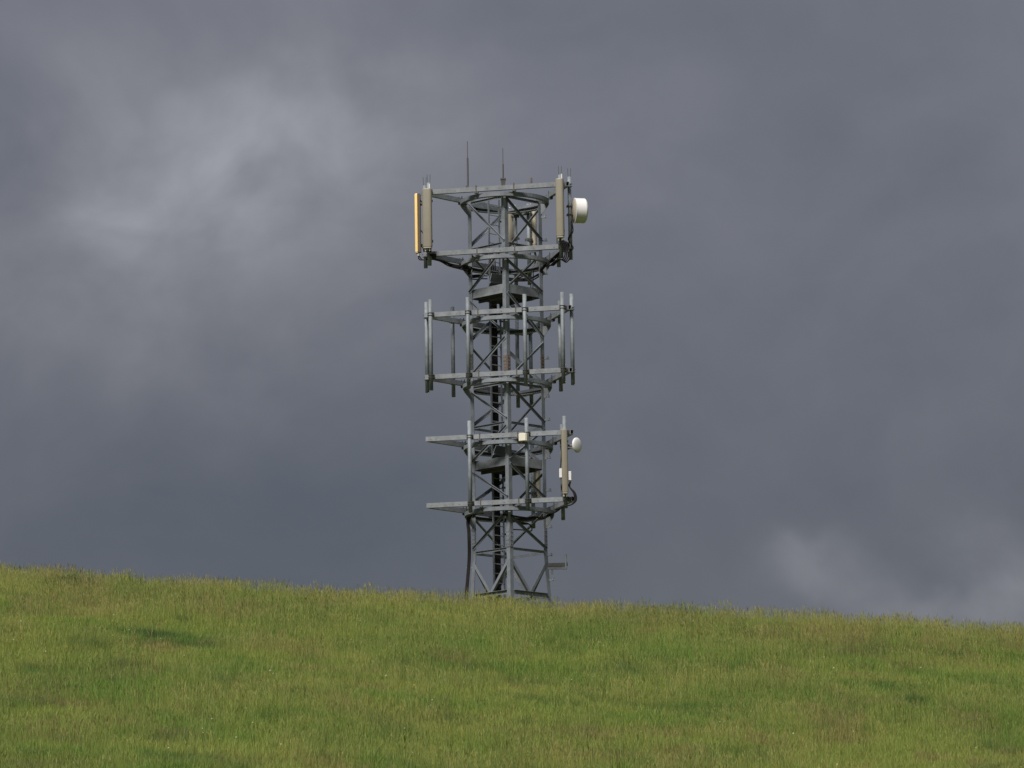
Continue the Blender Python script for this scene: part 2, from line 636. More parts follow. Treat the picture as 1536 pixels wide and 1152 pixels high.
# V bracing of the splayed foot section
for a, b in (('N', 'L'), ('N', 'R'), ('L', 'B'), ('R', 'B')):
    n = face_normal(a, b)
    z0 = leg_row('N', 834)
    mid = (leg_pt(a, z_base) + leg_pt(b, z_base)) / 2 + ZA * 0.02
    for k in (a, b):
        top = leg_pt(k, z0)
        sl = mid - top
        brace('diagonal_brace', top + sl.normalized() * 0.05, mid - sl.normalized() * 0.02, n, 0.08, 0.004, -1)

# step bolts / cable cleats on the right-hand leg
def cleat(k, row, flip=1):
    z = leg_row(k, row)
    p = leg_pt(k, z)
    bm = bmesh.new()
    c = CORN[k]
    add_box(bm, p + c * 0.02, c, ZA.cross(c), ZA, 0.25, 0.045, 0.04)
    add_tube(bm, [p + c * 0.09 - ZA * 0.01, p + c * 0.09 + ZA * 0.06], 0.034, 6)
    add_tube(bm, [p - c * 0.09 - ZA * 0.01, p - c * 0.09 + ZA * 0.04], 0.018, 6)
    new_obj('cable_cleat', bm, M['galv_beam'], tower)
for r in (326, 361, 411, 538, 595, 630, 687, 736, 791, 833, 870):
    cleat('R', r)
for r in (795, 852):
    cleat('L', r)

# working platforms with toe boards and a tilted hatch
def platform(row, hatch):
    z = leg_row('N', row)
    pl = part_empty('platform', tower)
    h = half(z) - 0.06
    bm = bmesh.new()
    s = h * math.sqrt(2) - 0.02
    e1 = (CORN['L'] - CORN['N']).normalized(); e2 = (CORN['R'] - CORN['N']).normalized()
    # grating: bearing bars between an edge frame; the underside's shade is in the near-black colour
    add_box(bm, ZA * (z - 0.018), e1, e2, ZA, s * 0.98, s * 0.98, 0.012)  # solid dark plate painting the shade under the deck
    nb = 26
    for i in range(nb):
        u = (i + 0.5) / nb - 0.5
        add_box(bm, ZA * (z + 0.02) + e1 * u * s, e1, e2, ZA, 0.022, s * 0.985, 0.035)
    for i in range(9):
        u = (i + 0.5) / 9 - 0.5
        add_box(bm, ZA * (z - 0.006) + e2 * u * s, e2, e1, ZA, 0.03, s * 0.985, 0.012)
    new_obj('shaded_deck_grating', bm, M['grating'], pl)
    for ea, eb, sg in ((e1, e2, 1), (e1, e2, -1), (e2, e1, 1), (e2, e1, -1)):
        bm = bmesh.new()
        c = eb * sg * (s / 2 + 0.012) + ZA * (z + (0.115 if sg < 0 else 0.14))
        add_box(bm, c, ea, eb, ZA, s * 0.97, 0.01, 0.25)
        add_box(bm, c + eb * sg * 0.012 - ZA * 0.1, ea, eb, ZA, s * 0.97, 0.014, 0.05)
        new_obj('toe_board', bm, M['galv_beam'], pl)
    for sg in (-0.3, 0.3):
        bm = bmesh.new()
        add_box(bm, e2 * s * sg + ZA * (z - 0.055), e1, e2, ZA, s * 0.97, 0.05, 0.085)
        new_obj('joist', bm, M['galv_dark'], pl)
    bm = bmesh.new()
    ang = math.radians(hatch)
    hc = Vector((-0.30, 0.12, z + 0.25))
    ez = (ZA * math.sin(ang) - e1 * math.cos(ang)).normalized()
    add_box(bm, hc + ez * 0.2, e2, ez, e2.cross(ez), 0.56, 0.52, 0.025)
    add_box(bm, hc + ez * 0.2 + e2.cross(ez) * 0.03, e2, ez, e2.cross(ez), 0.56, 0.04, 0.035)
    new_obj('hatch', bm, M['galv'], pl)
platform(437, 70)
platform(696, 60)

# ladder on the inside of the back-left face
ladder = part_empty('ladder', tower)
LE = (CORN['B'] - CORN['L']).normalized()          # along the face
LN = face_normal('L', 'B')
LC = Vector((-18.5 * S, 34 * S, 0)) - LN * 0.05
lw = 0.40
zt = z_at(298, LC.x, LC.y)
for s in (-1, 1):
    bm = bmesh.new()
    add_box(bm, LC + LE * s * lw / 2 + ZA * (zt / 2), LE, LN, ZA, 0.05, 0.022, zt)
    new_obj('stringer', bm, M['galv'], ladder)
bm = bmesh.new()
add_tube(bm, [LC - LE * (lw / 2 + 0.008), LC + LE * (lw / 2 + 0.008)], 0.0145, 6)
rung0 = new_obj('rung', bm, M['galv_beam'], ladder)
zz = 0.25
first = True
while zz < zt - 0.05:
    o = rung0 if first else rung0.copy()
    if not first:
        COL.objects.link(o)
    first = False
    o.location = (0, 0, zz)
    zz += 0.265
for row in (330, 400, 480, 560, 640, 730, 800, 860):
    z = z_at(row, LC.x, LC.y)
    bm = bmesh.new()
    add_box(bm, LC + LE * (lw / 2 + 0.06) + LN * 0.03 + ZA * z, LE, LN, ZA, 0.14, 0.03, 0.05)
    new_obj('ladder_bracket', bm, M['galv_dark'], ladder)

# small arm low on the right-hand leg
arm = part_empty('side_bracket', tower)
z = leg_row('R', 845)
p = leg_pt('R', z)
bm = bmesh.new()
add_angle(bm, p + Vector((-0.06, -0.03, 0)), p + Vector((0.53, -0.03, 0.01)), Vector((0, 1, 0)), Vector((0, 0, -1)), 0.095, 0.016)
new_obj('arm', bm, M['galv_dark'], arm)  # dark steel colour stands in for the arm's shaded underside
bm = bmesh.new()
add_box(bm, p + Vector((0.20, 0.0, -0.13)), XA, YA, ZA, 0.60, 0.04, 0.085)
add_box(bm, p + Vector((0.10, 0.0, -0.20)), XA, YA, ZA, 0.07, 0.03, 0.20)
new_obj('lower_bar', bm, M['galv'], arm)
bm = bmesh.new()
add_tube(bm, [p + Vector((0.48, -0.055, -0.17)), p + Vector((0.48, -0.055, 0.24))], 0.026, 8)
new_obj('post', bm, M['galv_pole'], arm)

# ------------------------------------------------------------------ headframes
YAW = math.radians(12.3)
RIN = 64 * S
HB = 111.5 * S
def side_frame(k):
    """k = 0 front beam, 1 right beam, 2 left beam: (mid, outward normal, direction)"""
    a = k * 2 * math.pi / 3
    n = Vector((-math.sin(YAW), -math.cos(YAW), 0))
    d = Vector((math.cos(YAW), -math.sin(YAW), 0))
    R = Matrix.Rotation(a, 3, 'Z')
    n = R @ n; d = R @ d
    return n * RIN, n, d
BH, BW = 0.128, 0.10
PR = 0.054
POFF = BW / 2 + PR + 0.012

def headframe(label, row_t, row_b, poles, pole_up, pole_len):
    m0 = side_frame(0)[0]
    hf = thing('antenna_headframe', label, 'headframe', TB)
    zs = [z_at(r, m0.x, m0.y) for r in (row_t, row_b)]
    for zi, z in enumerate(zs):
        for k in range(3):
            mid, n, d = side_frame(k)
            bm = bmesh.new()
            # pin-wheel: one end runs through, the other butts on the neighbour
            add_hollow(bm, mid - d * (HB + 0.0) + ZA * z, mid + d * (HB - 0.13) + ZA * z, ZA, BW, BH)
            for q in (-0.93, -0.86, -0.55, -0.1, 0.06, 0.52, 0.8):
                add_tube(bm, [mid + d * HB * q + n * (BW / 2 - 0.003) + ZA * z, mid + d * HB * q + n * (BW / 2 + 0.008) + ZA * z], 0.017, 6)
            beam = new_obj('beam', bm, M['galv_beam'], hf)
            for s in (-1, 1):
                bm = bmesh.new()
                c = mid + d * s * 29 * S + ZA * z
                for o in (n, -n):
                    add_box(bm, c + o * (BW / 2 + 0.007), d, n, ZA, 0.026, 0.014, BH + 0.1)
                add_box(bm, c + ZA * (BH / 2 + 0.008), d, n, ZA, 0.026, BW + 0.03, 0.014)
                add_box(bm, c - ZA * (BH / 2 + 0.03), d, n, ZA, 0.10, BW * 0.9, 0.05)
                new_obj('strap', bm, M['galv_dark'], beam)
        # rolled ring the beams are strapped onto
        zr = z - BH / 2 - 0.055 - 0.052
        bm = bmesh.new()
        ns = 64
        ro, ri, hh, tt = 67.2 * S, 60.0 * S, 0.105, 0.014
        prof = [(ro, -hh / 2), (ro, hh / 2), (ri, hh / 2), (ri, hh / 2 - tt), (ro - tt, hh / 2 - tt), (ro - tt, -hh / 2 + tt), (ri, -hh / 2 + tt), (ri, -hh / 2)]
        rv = []
        for i in range(ns):
            a = 2 * math.pi * i / ns
            rv.append([bm.verts.new((r * math.cos(a), r * math.sin(a), zr + q)) for r, q in prof])
        for i in range(ns):
            A, B = rv[i], rv[(i + 1) % ns]
            for j in range(8):
                bm.faces.new((A[j], A[(j + 1) % 8], B[(j + 1) % 8], B[j]))
        new_obj('ring', bm, M['galv'], hf)
        for k in 'NLRB':
            c = CORN[k]
            s = ZA.cross(c)
            bm = bmesh.new()
            pr = [(54.5 * S, 0.0), (66 * S, 0.0), (66 * S, -0.05), (56.4 * S, -0.28), (54.5 * S, -0.28)]
            add_prism(bm, [[c * u + ZA * (zr - hh / 2 - 0.002 + w) + s * q for u, w in pr] for q in (-0.03, 0.03)])
            new_obj('gusset', bm, M['galv'], hf)
    pz = {}
    for (k, t, du, dl) in poles:
        mid, n, d = side_frame(k)
        c = mid + d * HB * t + n * POFF
        z1 = zs[0] + pole_up + du
        z0 = z1 - pole_len - dl
        bm = bmesh.new()
        add_tube(bm, [c + ZA * z0, c + ZA * z1], PR, 14)
        po = new_obj('pole', bm, M['galv_pole'], hf, smooth=False)
        for p in po.data.polygons:
            p.use_smooth = len(p.vertices) == 4
        for z in zs:
            bm = bmesh.new()
            add_box(bm, c + ZA * z - n * (PR + 0.006), d, n, ZA, 0.19, 0.014, 0.12)
            for s in (-0.07, 0.07):
                for q in (-0.035, 0.035):
                    add_tube(bm, [c + d * s + ZA * (z + q) - n * (PR + 0.02), c + d * s + ZA * (z + q) + n * (PR + 0.01)], 0.008, 5)
            for q in (-0.035, 0.035):
                add_tube(bm, [c + ZA * (z + q) + (d * math.sin(w) + n * math.cos(w)) * (PR + 0.006) for w in np.linspace(-1.5, 1.5, 7)], 0.008, 5)
            new_obj('pole_clamp', bm, M['galv_dark'], po)
        pz[(k, t)] = (c, z0, z1)
    return zs, pz

A9, A4 = 0.905, 0.39

zs1, P1 = headframe('topmost triangular steel headframe, carrying the tall panels and the drum dish', 282.5, 375.5,
    [(0, -A9, 0, 0), (0, A9, 0, 0), (1, -A9, 0, 0), (1, -A4, 0, 0), (1, A9, 0, 0), (2, -A9, 0, 0), (2, A9, 0, 0)],
    0.24, 2.32)
zs2, P2 = headframe('middle triangular steel headframe with bare upright poles and no antennas', 467, 560.5,
    [(k, t, 0, 0) for k in range(3) for t in (-A9, -A4, A4, A9)], 0.41, 2.53)
zs3, P3 = headframe('lowest triangular steel headframe, carrying the small round dish and one slim panel', 653.5, 753.5,
    [(0, -A4, 0, 0), (0, A4, 0, 0), (0, A9, 0, 0), (1, -A4, -0.02, 0.12), (1, A9, 0, 0)], 0.43, 2.53)

# ------------------------------------------------------------------ antennas
def panel_antenna(label, pole, n, row_t, row_b, w, dep, mat, gap=0.07, shift=0.0, group=None, whisker=True, tray=None):
    """upright panel with a convex radome, clamped to a pole; n = facing direction"""
    c, z0, z1 = pole
    n = Vector((n[0], n[1], 0)).normalized()
    a = math.atan2(n.x, -n.y)
    d = Vector((math.cos(a), math.sin(a), 0))
    off = PR + gap + dep / 2
    cc = c + n * off + d * shift
    zt, zb = z_at(row_t, cc.x, cc.y), z_at(row_b, cc.x, cc.y)
    L = zt - zb
    o = thing('panel_antenna', label, 'antenna', TB + cc + ZA * zb, a, group)
    bm = bmesh.new()
    prof = []
    for i in range(15):                      # convex front (local -Y)
        th = math.pi * i / 14
        ca, sa = math.cos(th), math.sin(th)
        prof.append((w / 2 * math.copysign(abs(ca) ** 0.55, ca), -dep * 0.62 * abs(sa) ** 0.75 + dep * 0.12))
    prof += [(-w / 2 * 0.98, dep * 0.3), (-w / 2 * 0.86, dep * 0.5), (w / 2 * 0.86, dep * 0.5), (w / 2 * 0.98, dep * 0.3)]
    if tray is not None:
        prof = [(x, min(y, dep * 0.02)) for x, y in prof]
    rings = []
    for z, s in ((0.0, 0.9), (0.012, 0.97), (0.035, 1.0), (L - 0.035, 1.0), (L - 0.012, 0.97), (L, 0.9)):
        rings.append([Vector((x * s, y * s, z)) for x, y in prof])
    add_prism(bm, rings)
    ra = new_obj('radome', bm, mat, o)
    for p in ra.data.polygons:
        p.use_smooth = len(p.vertices) == 4
    if tray is not None:                     # separate back tray, wider than the radome's rear edge; its shade is in the brown
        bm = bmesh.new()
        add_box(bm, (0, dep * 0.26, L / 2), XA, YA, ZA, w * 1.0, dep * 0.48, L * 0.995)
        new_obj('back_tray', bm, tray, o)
    bm = bmesh.new()
    add_prism(bm, [[Vector((x * s, y * s, z)) for x, y in prof] for z, s in ((-0.022, 0.93), (-0.001, 0.93))])
    new_obj('end_cap', bm, M['tan'], o)
    # pole in the panel's frame
    py, px_ = off, -shift
    for zf in (0.13, 0.82):
        bm = bmesh.new()
        z = L * zf
        add_box(bm, (px_, (dep * 0.5 + py - PR) / 2, z), XA, YA, ZA, 0.05, py - PR - dep * 0.5, 0.05)
        add_box(bm, (px_, py - PR - 0.008, z), XA, YA, ZA, 0.18, 0.016, 0.07)
        add_box(bm, (px_, py + PR + 0.008, z), XA, YA, ZA, 0.18, 0.016, 0.07)
        for s in (-0.075, 0.075):
            add_tube(bm, [(px_ + s, py - PR - 0.02, z), (px_ + s, py + PR + 0.03, z)], 0.009, 6)
        new_obj('mount_bracket', bm, M['galv_dark'], o)
    for s in (-1, 1):
        bm = bmesh.new()
        add_tube(bm, [(s * w * 0.22, dep * 0.05, -0.021), (s * w * 0.22, dep * 0.05, -0.075)], 0.021, 8)
        add_tube(bm, [(s * w * 0.22, dep * 0.05, -0.075), (s * w * 0.22, dep * 0.05, -0.10)], 0.016, 8)
        new_obj('connector', bm, M['cream'], o)
    if whisker:
        bm = bmesh.new()
        add_tube(bm, [(w * 0.28, dep * 0.1, L - 0.002), (w * 0.28, dep * 0.1, L + 0.13)], 0.02, 8)
        new_obj('lifting_pin', bm, M['white'], o)
    return o, cc, zb

def side_n(k):
    return side_frame(k)[1]

pa1, c_a1, zb_a1 = panel_antenna('ochre panel antenna turned sideways on the topmost headframe, its sunlit front and shaded back painted in', P1[(2, A9)], (-1.0, 0.10), 291, 379, 0.17, 0.16, M['ochre'], gap=0.07, shift=0.03, whisker=False, tray=M['shaded_tray'])
pa2, c_a2, zb_a2 = panel_antenna('wide grey-beige panel antenna beside the ochre panel on the topmost headframe', P1[(0, -A9)], side_n(0), 283, 371, 0.265, 0.13, M['beige'], shift=-0.01)
pa3, c_a3, zb_a3 = panel_antenna('beige panel antenna beside the white drum dish on the topmost headframe', P1[(0, A9)], side_n(0), 268, 355, 0.225, 0.13, M['beige'], shift=0.02)
pa4, c_a4, zb_a4 = panel_antenna('light tan panel antenna at the rear corner of the topmost headframe, behind its plain leg', P1[(1, A9)], (0.75, 0.66), 312, 368, 0.25, 0.13, M['tan'], gap=0.05)
pa5, c_a5, zb_a5 = panel_antenna('dull beige panel antenna at the rear of the topmost headframe, half hidden', P1[(2, -A9)], (-0.55, 0.83), 318, 366, 0.25, 0.13, M['beige'], gap=0.05)
pa6, c_a6, zb_a6 = panel_antenna('slim beige panel antenna beside the small round dish on the lowest headframe', P3[(0, A9)], (0.12, -1), 644, 739, 0.17, 0.12, M['beige'], shift=-0.03, whisker=False)
pa7, c_a7, zb_a7 = panel_antenna('dull panel antenna at the rear corner of the lowest headframe', P3[(1, A9)], (0.8, 0.6), 690, 748, 0.2, 0.12, M['tan'], gap=0.05, whisker=False)

def lathe(bm, prof, seg=40):
    """profile [(axial, radius)] about local +X"""
    rings = []
    for a, r in prof:
        rings.append([Vector((a, r * math.cos(2 * math.pi * i / seg), r * math.sin(2 * math.pi * i / seg))) for i in range(seg)])
    add_prism(bm, rings)

def smooth_quads(o, maxang=40):
    o.data.polygons.foreach_set('use_smooth', [len(p.vertices) == 4 for p in o.data.polygons])
    try:
        o.data.set_sharp_from_angle(angle=math.radians(maxang))
    except Exception:
        pass

# large drum dish on the right-hand beam of the topmost headframe
c, z0, z1 = P1[(1, -A9)]
ax = Vector((0.975, 0.22, 0)).normalized()
zc = z_at(315.5, c.x + 0.25, c.y)
r = 18.8 * S
dish = thing('drum_dish', 'large white drum dish antenna on the topmost headframe', 'dish', TB + c + ZA * zc, math.atan2(ax.y, ax.x))
bm = bmesh.new()
lathe(bm, [(0.058, r * 0.28), (0.062, r * 0.4), (0.08, r * 0.70), (0.10, r * 0.88), (0.122, r * 0.975)])
o = new_obj('reflector_back', bm, M['tan'], dish); smooth_quads(o)
bm = bmesh.new()
lathe(bm, [(0.112, r * 0.98), (0.116, r * 1.02), (0.14, r * 1.02), (0.142, r), (0.40, r * 1.0), (0.405, r * 0.98)])
o = new_obj('shroud', bm, M['white'], dish); smooth_quads(o)
bm = bmesh.new()
lathe(bm, [(0.403, r * 0.985), (0.425, r * 0.955), (0.45, r * 0.84), (0.468, r * 0.60), (0.478, r * 0.3), (0.48, 0.01)])
o = new_obj('radome', bm, M['white'], dish); smooth_quads(o, 60)
bm = bmesh.new()
for s in (-0.12, 0.12):
    add_box(bm, (0.075, 0, s), XA, YA, ZA, 0.10, 0.16, 0.05)
    add_box(bm, (-PR - 0.01, 0, s), XA, YA, ZA, 0.02, 0.18, 0.06)
    for q in (-0.07, 0.07):
        add_tube(bm, [(-PR - 0.03, q, s), (0.09, q, s)], 0.009, 6)
new_obj('mount_bracket', bm, M['galv_dark'], dish)

# small dish on the lowest headframe
c, z0, z1 = P3[(0, A9)]
ax = Vector((0.80, -0.60, 0)).normalized()
zc = z_at(667.5, c.x + 0.33, c.y)
r = 11.3 * S
cc = c + Vector((0.10, -0.02, 0))
dish = thing('small_dish', 'small white round dish beside the slim panel on the lowest headframe', 'dish', TB + c + ZA * zc, math.atan2(ax.y, ax.x))
def off_pts(prof, dx, dy):
    bm = bmesh.new()
    lathe(bm, prof, 32)
    for v in bm.verts:
        v.co += Vector((dx, dy, 0))
    return bm
DX, DY = 0.16, 0.215
o = new_obj('reflector', off_pts([(0.0, 0.05), (0.02, r * 0.45), (0.05, r * 0.8), (0.085, r)], DX, DY), M['tan'], dish); smooth_quads(o)
o = new_obj('radome', off_pts([(0.086, r * 1.005), (0.104, r * 0.995), (0.125, r * 0.88), (0.142, r * 0.6), (0.15, r * 0.25), (0.151, 0.006)], DX, DY), M['white'], dish); smooth_quads(o, 70)
bm = bmesh.new()
add_tube(bm, [(0.0, PR * 0.9, 0.0), (0.06, DY * 0.7, 0.0), (DX + 0.01, DY, 0)], 0.032, 8)
add_tube(bm, [(0.0, PR * 0.9, -0.09), (0.1, DY * 0.9, -0.075), (DX + 0.03, DY, -0.05)], 0.018, 8)
new_obj('mount_arm', bm, M['tan'], dish)
bm = bmesh.new()
for s in (0.0, -0.1):
    add_box(bm, (0, 0, s), XA, YA, ZA, 0.17, 0.17, 0.035)
new_obj('mount_clamp', bm, M['galv_dark'], dish)

def equipment_box(name, label, c, row_t, row_b, w, dep, a, mat, cat='box', group=None):
    zt, zb = z_at(row_t, c.x, c.y), z_at(row_b, c.x, c.y)
    o = thing(name, label, cat, TB + Vector((c.x, c.y, zb)), a, group)
    h = zt - zb
    bm = bmesh.new()
    add_box(bm, (0, 0, h / 2), XA, YA, ZA, w, dep, h)
    bmesh.ops.bevel(bm, geom=list(bm.edges), offset=min(w, dep) * 0.1, segments=2, affect='EDGES')
    new_obj('housing', bm, mat, o)
    return o, h

# cream cabinet on the second front pole of the lowest headframe
c, z0, z1 = P3[(0, A4)]
n = side_frame(0)[1]
bc = c + n * (PR + 0.10) + side_frame(0)[2] * (-0.05)
box, h = equipment_box('junction_box', 'cream square box clamped to a bare pole of the lowest headframe', bc, 650, 662.5, 0.235, 0.17, YAW * -1 - 0.25, M['cream'])
bm = bmesh.new()
add_box(bm, (0, -0.092, h * 0.5), XA, YA, ZA, 0.20, 0.012, h * 0.82)
new_obj('lid', bm, M['cream'], box)
bm = bmesh.new()
add_box(bm, (0.05, 0.13, h * 0.5), XA, YA, ZA, 0.07, 0.10, 0.08)
new_obj('mount_bracket', bm, M['galv_dark'], box)
bm = bmesh.new()
add_tube(bm, [(0, 0, 0.005), (0, 0, -0.03)], 0.04, 8)
new_obj('cable_gland', bm, M['galv_dark'], box)

# slim white amplifiers either side of the slim panel
for dx, rt, rb, lab in ((-0.112, 703, 717, 'small white amplifier box on the tower side of the slim panel'),
                        (0.125, 707, 721, 'small white amplifier box on the far side of the slim panel, above a cable loop')):
    bc = c_a6 + Vector((dx + 0.0, 0.07, 0))
    bx, h = equipment_box('amplifier', lab, bc, rt, rb, 0.088, 0.12, 0.0, M['white'])
    for s in (0.03, -0.03):
        for za, zb in ((0.005, -0.035), (h - 0.005, h + 0.03)):
            bm = bmesh.new()
            add_tube(bm, [(0, s, za), (0, s, zb)], 0.016, 6)
            new_obj('connector', bm, M['galv_dark'], bx)
    bm = bmesh.new()
    add_box(bm, (-dx * 0.36, 0.045, h * 0.5), XA, YA, ZA, abs(dx) * 0.7, 0.03, 0.05)
    new_obj('mount_bracket', bm, M['galv_dark'], bx)

# lightning rods on the top front beam
mid, n, d = side_frame(0)
def on_front_beam(px):
    t = 0
    for _ in range(10):
        p = mid + d * t
        u, v = project(TB + p + ZA * zs1[0])
        t += (px - u) * S
    return mid + d * t
def rod(label, px, rows, radii, box=None):
    p = on_front_beam(px)
    zb = zs1[0] + BH / 2
    o = thing('lightning_rod', label, 'lightning rod', TB + p + ZA * zb)
    zz = [z_at(r, p.x, p.y) - zb for r in rows]
    bm = bmesh.new()
    add_tube(bm, [(0, 0, zz[1] - 0.01), (0, 0, zz[0])], radii[0], 6)
    new_obj('tip', bm, M['rod'], o)
    bm = bmesh.new()
    add_tube(bm, [(0, 0, 0), (0, 0, zz[1])], radii[1], 8)
    new_obj('shaft', bm, M['rod'], o)
    bm = bmesh.new()
    if box:
        hh = 0.2
        add_prism(bm, [[Vector((x * s, y * s, z)) for x, y in ((-.07, -.07), (.07, -.07), (.07, .07), (-.07, .07))] for z, s in ((0.0, 0.72), (hh * 0.75, 0.92), (hh * 0.8, 1.08), (hh, 1.08))])
        new_obj('base_insulator', bm, M['galv_dark'], o)
    else:
        add_box(bm, (-0.02, 0, 0.03), XA, YA, ZA, 0.08, 0.06, 0.06)
        new_obj('foot', bm, M['galv_dark'], o)
rod('taller lightning rod without a box at its foot, on the top beam', 702, (212, 237), (0.011, 0.024))
rod('shorter lightning rod rising from a square base block on the top beam', 755, (222, 246), (0.010, 0.021), True)
p = on_front_beam(797)
st = thing('mounting_stub', 'short brown pipe stub standing on the top beam', 'pipe', TB + p + ZA * (zs1[0] + BH / 2))
bm = bmesh.new(); add_tube(bm, [(0, 0, 0.0), (0, 0, 0.17)], 0.028, 8); new_obj('pipe', bm, M['rusty'], st)
bm = bmesh.new(); add_box(bm, (0, 0, 0.012), XA, YA, ZA, 0.09, 0.08, 0.024); new_obj('foot', bm, M['galv_dark'], st)
# hair-thin bird spikes on the corner pole tops
for (k, t), nm in (((0, -A9), 'behind the wide grey-beige panel'), ((2, A9), 'behind the ochre panel'), ((0, A9), 'behind the beige panel near the drum'), ((1, -A9), 'above the drum dish')):
    c, z0, z1 = P1[(k, t)]
    sp = thing('bird_spike', 'thin wire spikes on the pole top ' + nm, 'spike', TB + c + ZA * z1)
    for s in (-0.035, 0.035):
        bm = bmesh.new(); add_tube(bm, [(s, 0, -0.004), (s * 1.2, 0, 0.24)], 0.007, 5); new_obj('wire', bm, M['rod'], sp)

# ------------------------------------------------------------------ cables
def bundle(label, paths, r, name='cable_bundle', group=None):
    base = Vector(paths[0][0])
    o = thing(name, label, 'cable', TB + base, 0, group)
    for p in paths:
        bm = bmesh.new()
        add_tube(bm, smooth_path([Vector(q) - base for q in p]), r, 6)
        c = new_obj('cable', bm, M['cable'], o, smooth=True)
    return o

# main feeders on the ladder's back
fc = LC + LN * 0.075
paths = []
ztop = z_at(453, fc.x, fc.y)
for i in range(7):
    for j in range(2):
        q = fc + LE * ((i - 3) * 0.041 + 0.02 * j - 0.005) + LN * 0.036 * j
        paths.append([q + ZA * (-0.1), q + ZA * (ztop * 0.33), q + ZA * (ztop * 0.66), q + ZA * (ztop + 0.02 * i)])
bundle('thick bundle of black feeder cables running up behind the ladder', paths, 0.0195, 'feeder_cable_bundle')
paths = []
for i in range(3):
    q = fc + LE * ((i - 1) * 0.06) 
    zt2 = z_at(385, fc.x, fc.y)
    paths.append([q + ZA * (ztop + 0.1), q + ZA * ((ztop + zt2) / 2) + LE * 0.03, q + ZA * zt2 + LE * (0.05 * (i - 1)), q + ZA * (zt2 + 0.12) + Vector((0.15 * (i - 1), 0.1, 0))])
bundle('three black cables leaving the ladder top above the upper platform', paths, 0.017)
# outer drop on the left-hand leg
def row_pt(px, row, ly):
    """tower-frame point at photo (px,row) in the vertical plane at depth ly"""
    dd = px_dir(px, row)
    t = (D + ly) / dd.y
    return EYE + dd * t - TB
paths = []
for i in range(3):
    o = i * 1.4
    paths.append([row_pt(722 + o, 770, -0.3 + 0.02 * i), row_pt(706 + o, 772, -0.06), row_pt(700.5 + o, 782 + i, -0.03), row_pt(702 + o, 800, -0.02), row_pt(702.5 + o, 835, -0.02), row_pt(700 + o, 870, -0.02), row_pt(697.5 + o, 900, -0.02), row_pt(697 + o, 930, -0.02)])
bundle('black cables dropping down the outside of the tower leg into the grass', paths, 0.024)

def ring_arc(z, a0, a1, r, n=8, sag=0.05):
    out = []
    for i in range(n):
        f = i / (n - 1)
        a = math.radians(a0 + (a1 - a0) * f)
        out.append(Vector((r * math.cos(a), r * math.sin(a), z - sag * math.sin(f * math.pi) * (1 + 0.4 * math.sin(i * 2.3)))))
    return out

def jumper(c, zb, beam_k, t_end, z_beam, ring_a, extra=0.0, away=0.0):
    """from a panel's foot, sagging to the beam, along it to the ring, then round to the ladder"""
    mid, n, d = side_frame(beam_k)
    s = 1 if t_end > 0 else -1
    P = [c + ZA * (zb - 0.06), c + ZA * (zb - 0.17) + Vector((extra, 0, 0)), mid + d * HB * t_end * 0.93 - n * (0.07 + away) + ZA * (z_beam - 0.10),
         mid + d * HB * t_end * 0.75 - n * (0.08 + away) + ZA * (z_beam - 0.10 - 0.05 * random.random()),
         mid + d * HB * t_end * 0.55 - n * (0.09 + away) + ZA * (z_beam - 0.16 - 0.07 * random.random())]
    arc = ring_arc(z_beam - 0.30 - 0.1 * random.random(), ring_a[0], ring_a[1], 56 * S, 7, 0.07)
    return P + arc

zb1 = zs1[1]
paths = []
for i in range(4):
    paths.append(jumper(c_a2 + Vector((0.03 * i - 0.05, 0.05, 0)), zb_a2 - 0.03, 2, 0.9, zb1, (196 + i * 2, 128), 0.12 + 0.02 * i, 0.02 * i))
bundle('black jumper cables sagging from the wide grey-beige panel along the headframe', paths, 0.019)
paths = []
for i in range(2):
    paths.append(jumper(c_a1 + Vector((0.02 * i, 0.02, 0)), zb_a1 - 0.03, 2, 0.93, zb1, (188 + 3 * i, 120), 0.06 + 0.05 * i, -0.05 * i))
c, z0, z1 = P1[(2, A9)]
for rw in (300, 345, 368):
    zq = z_at(rw, c.x, c.y)
    paths.append([c_a1 + Vector((0.07, 0.0, 0)) + ZA * zq, c_a1 + Vector((0.14, -0.06, 0)) + ZA * (zq - 0.10), c_a1 + Vector((0.16, -0.08, 0)) + ZA * (zq - 0.24), c + Vector((-0.02, -0.06, 0)) + ZA * (zq - 0.28)])
bundle('black jumper cables hanging below and behind the ochre panel', paths, 0.016)
paths = []
for i in range(5):
    paths.append(jumper(c_a3 + Vector((0.02 * i - 0.02, 0.06, 0)), zb_a3 - 0.03, 1, -0.88, zb1, (-20 + 4 * i, 110), 0.10 + 0.05 * (i % 3), 0.02 * i))
c, z0, z1 = P1[(1, -A9)]
for i in range(4):
    f = c_a3 + Vector((-0.04 + 0.03 * i, 0.02, 0)) + ZA * (zb_a3 - 0.08)
    paths.append([f, f + Vector((0.08 + 0.02 * i, 0.02, -0.16)), f + Vector((0.16 + 0.015 * i, 0.06, -0.36 - 0.03 * i)), f + Vector((0.10, 0.10, -0.52 - 0.03 * i)), f + Vector((-0.05, 0.25, -0.50)), f + Vector((-0.25, 0.5, -0.62))])
bundle('black jumper cables looping from the beige panel beside the drum dish', paths, 0.019)
c, z0, z1 = P1[(1, -A9)]
zc = z_at(330, c.x, c.y)
paths = [[c + Vector((0.05, -0.06, 0)) + ZA * (zc - 0.05 * i), c + Vector((0.03 + 0.04 * i, -0.08, 0)) + ZA * (zc - 0.35), c + Vector((-0.06, -0.07, 0)) + ZA * (zc - 0.55), c + Vector((0.07, -0.07, 0)) + ZA * (zc - 0.8), c + Vector((-0.05, -0.05, 0)) + ZA * (zb1 - 0.12)] for i in range(2)]
bundle('black cables twisting down the pole below the drum dish', paths, 0.016)
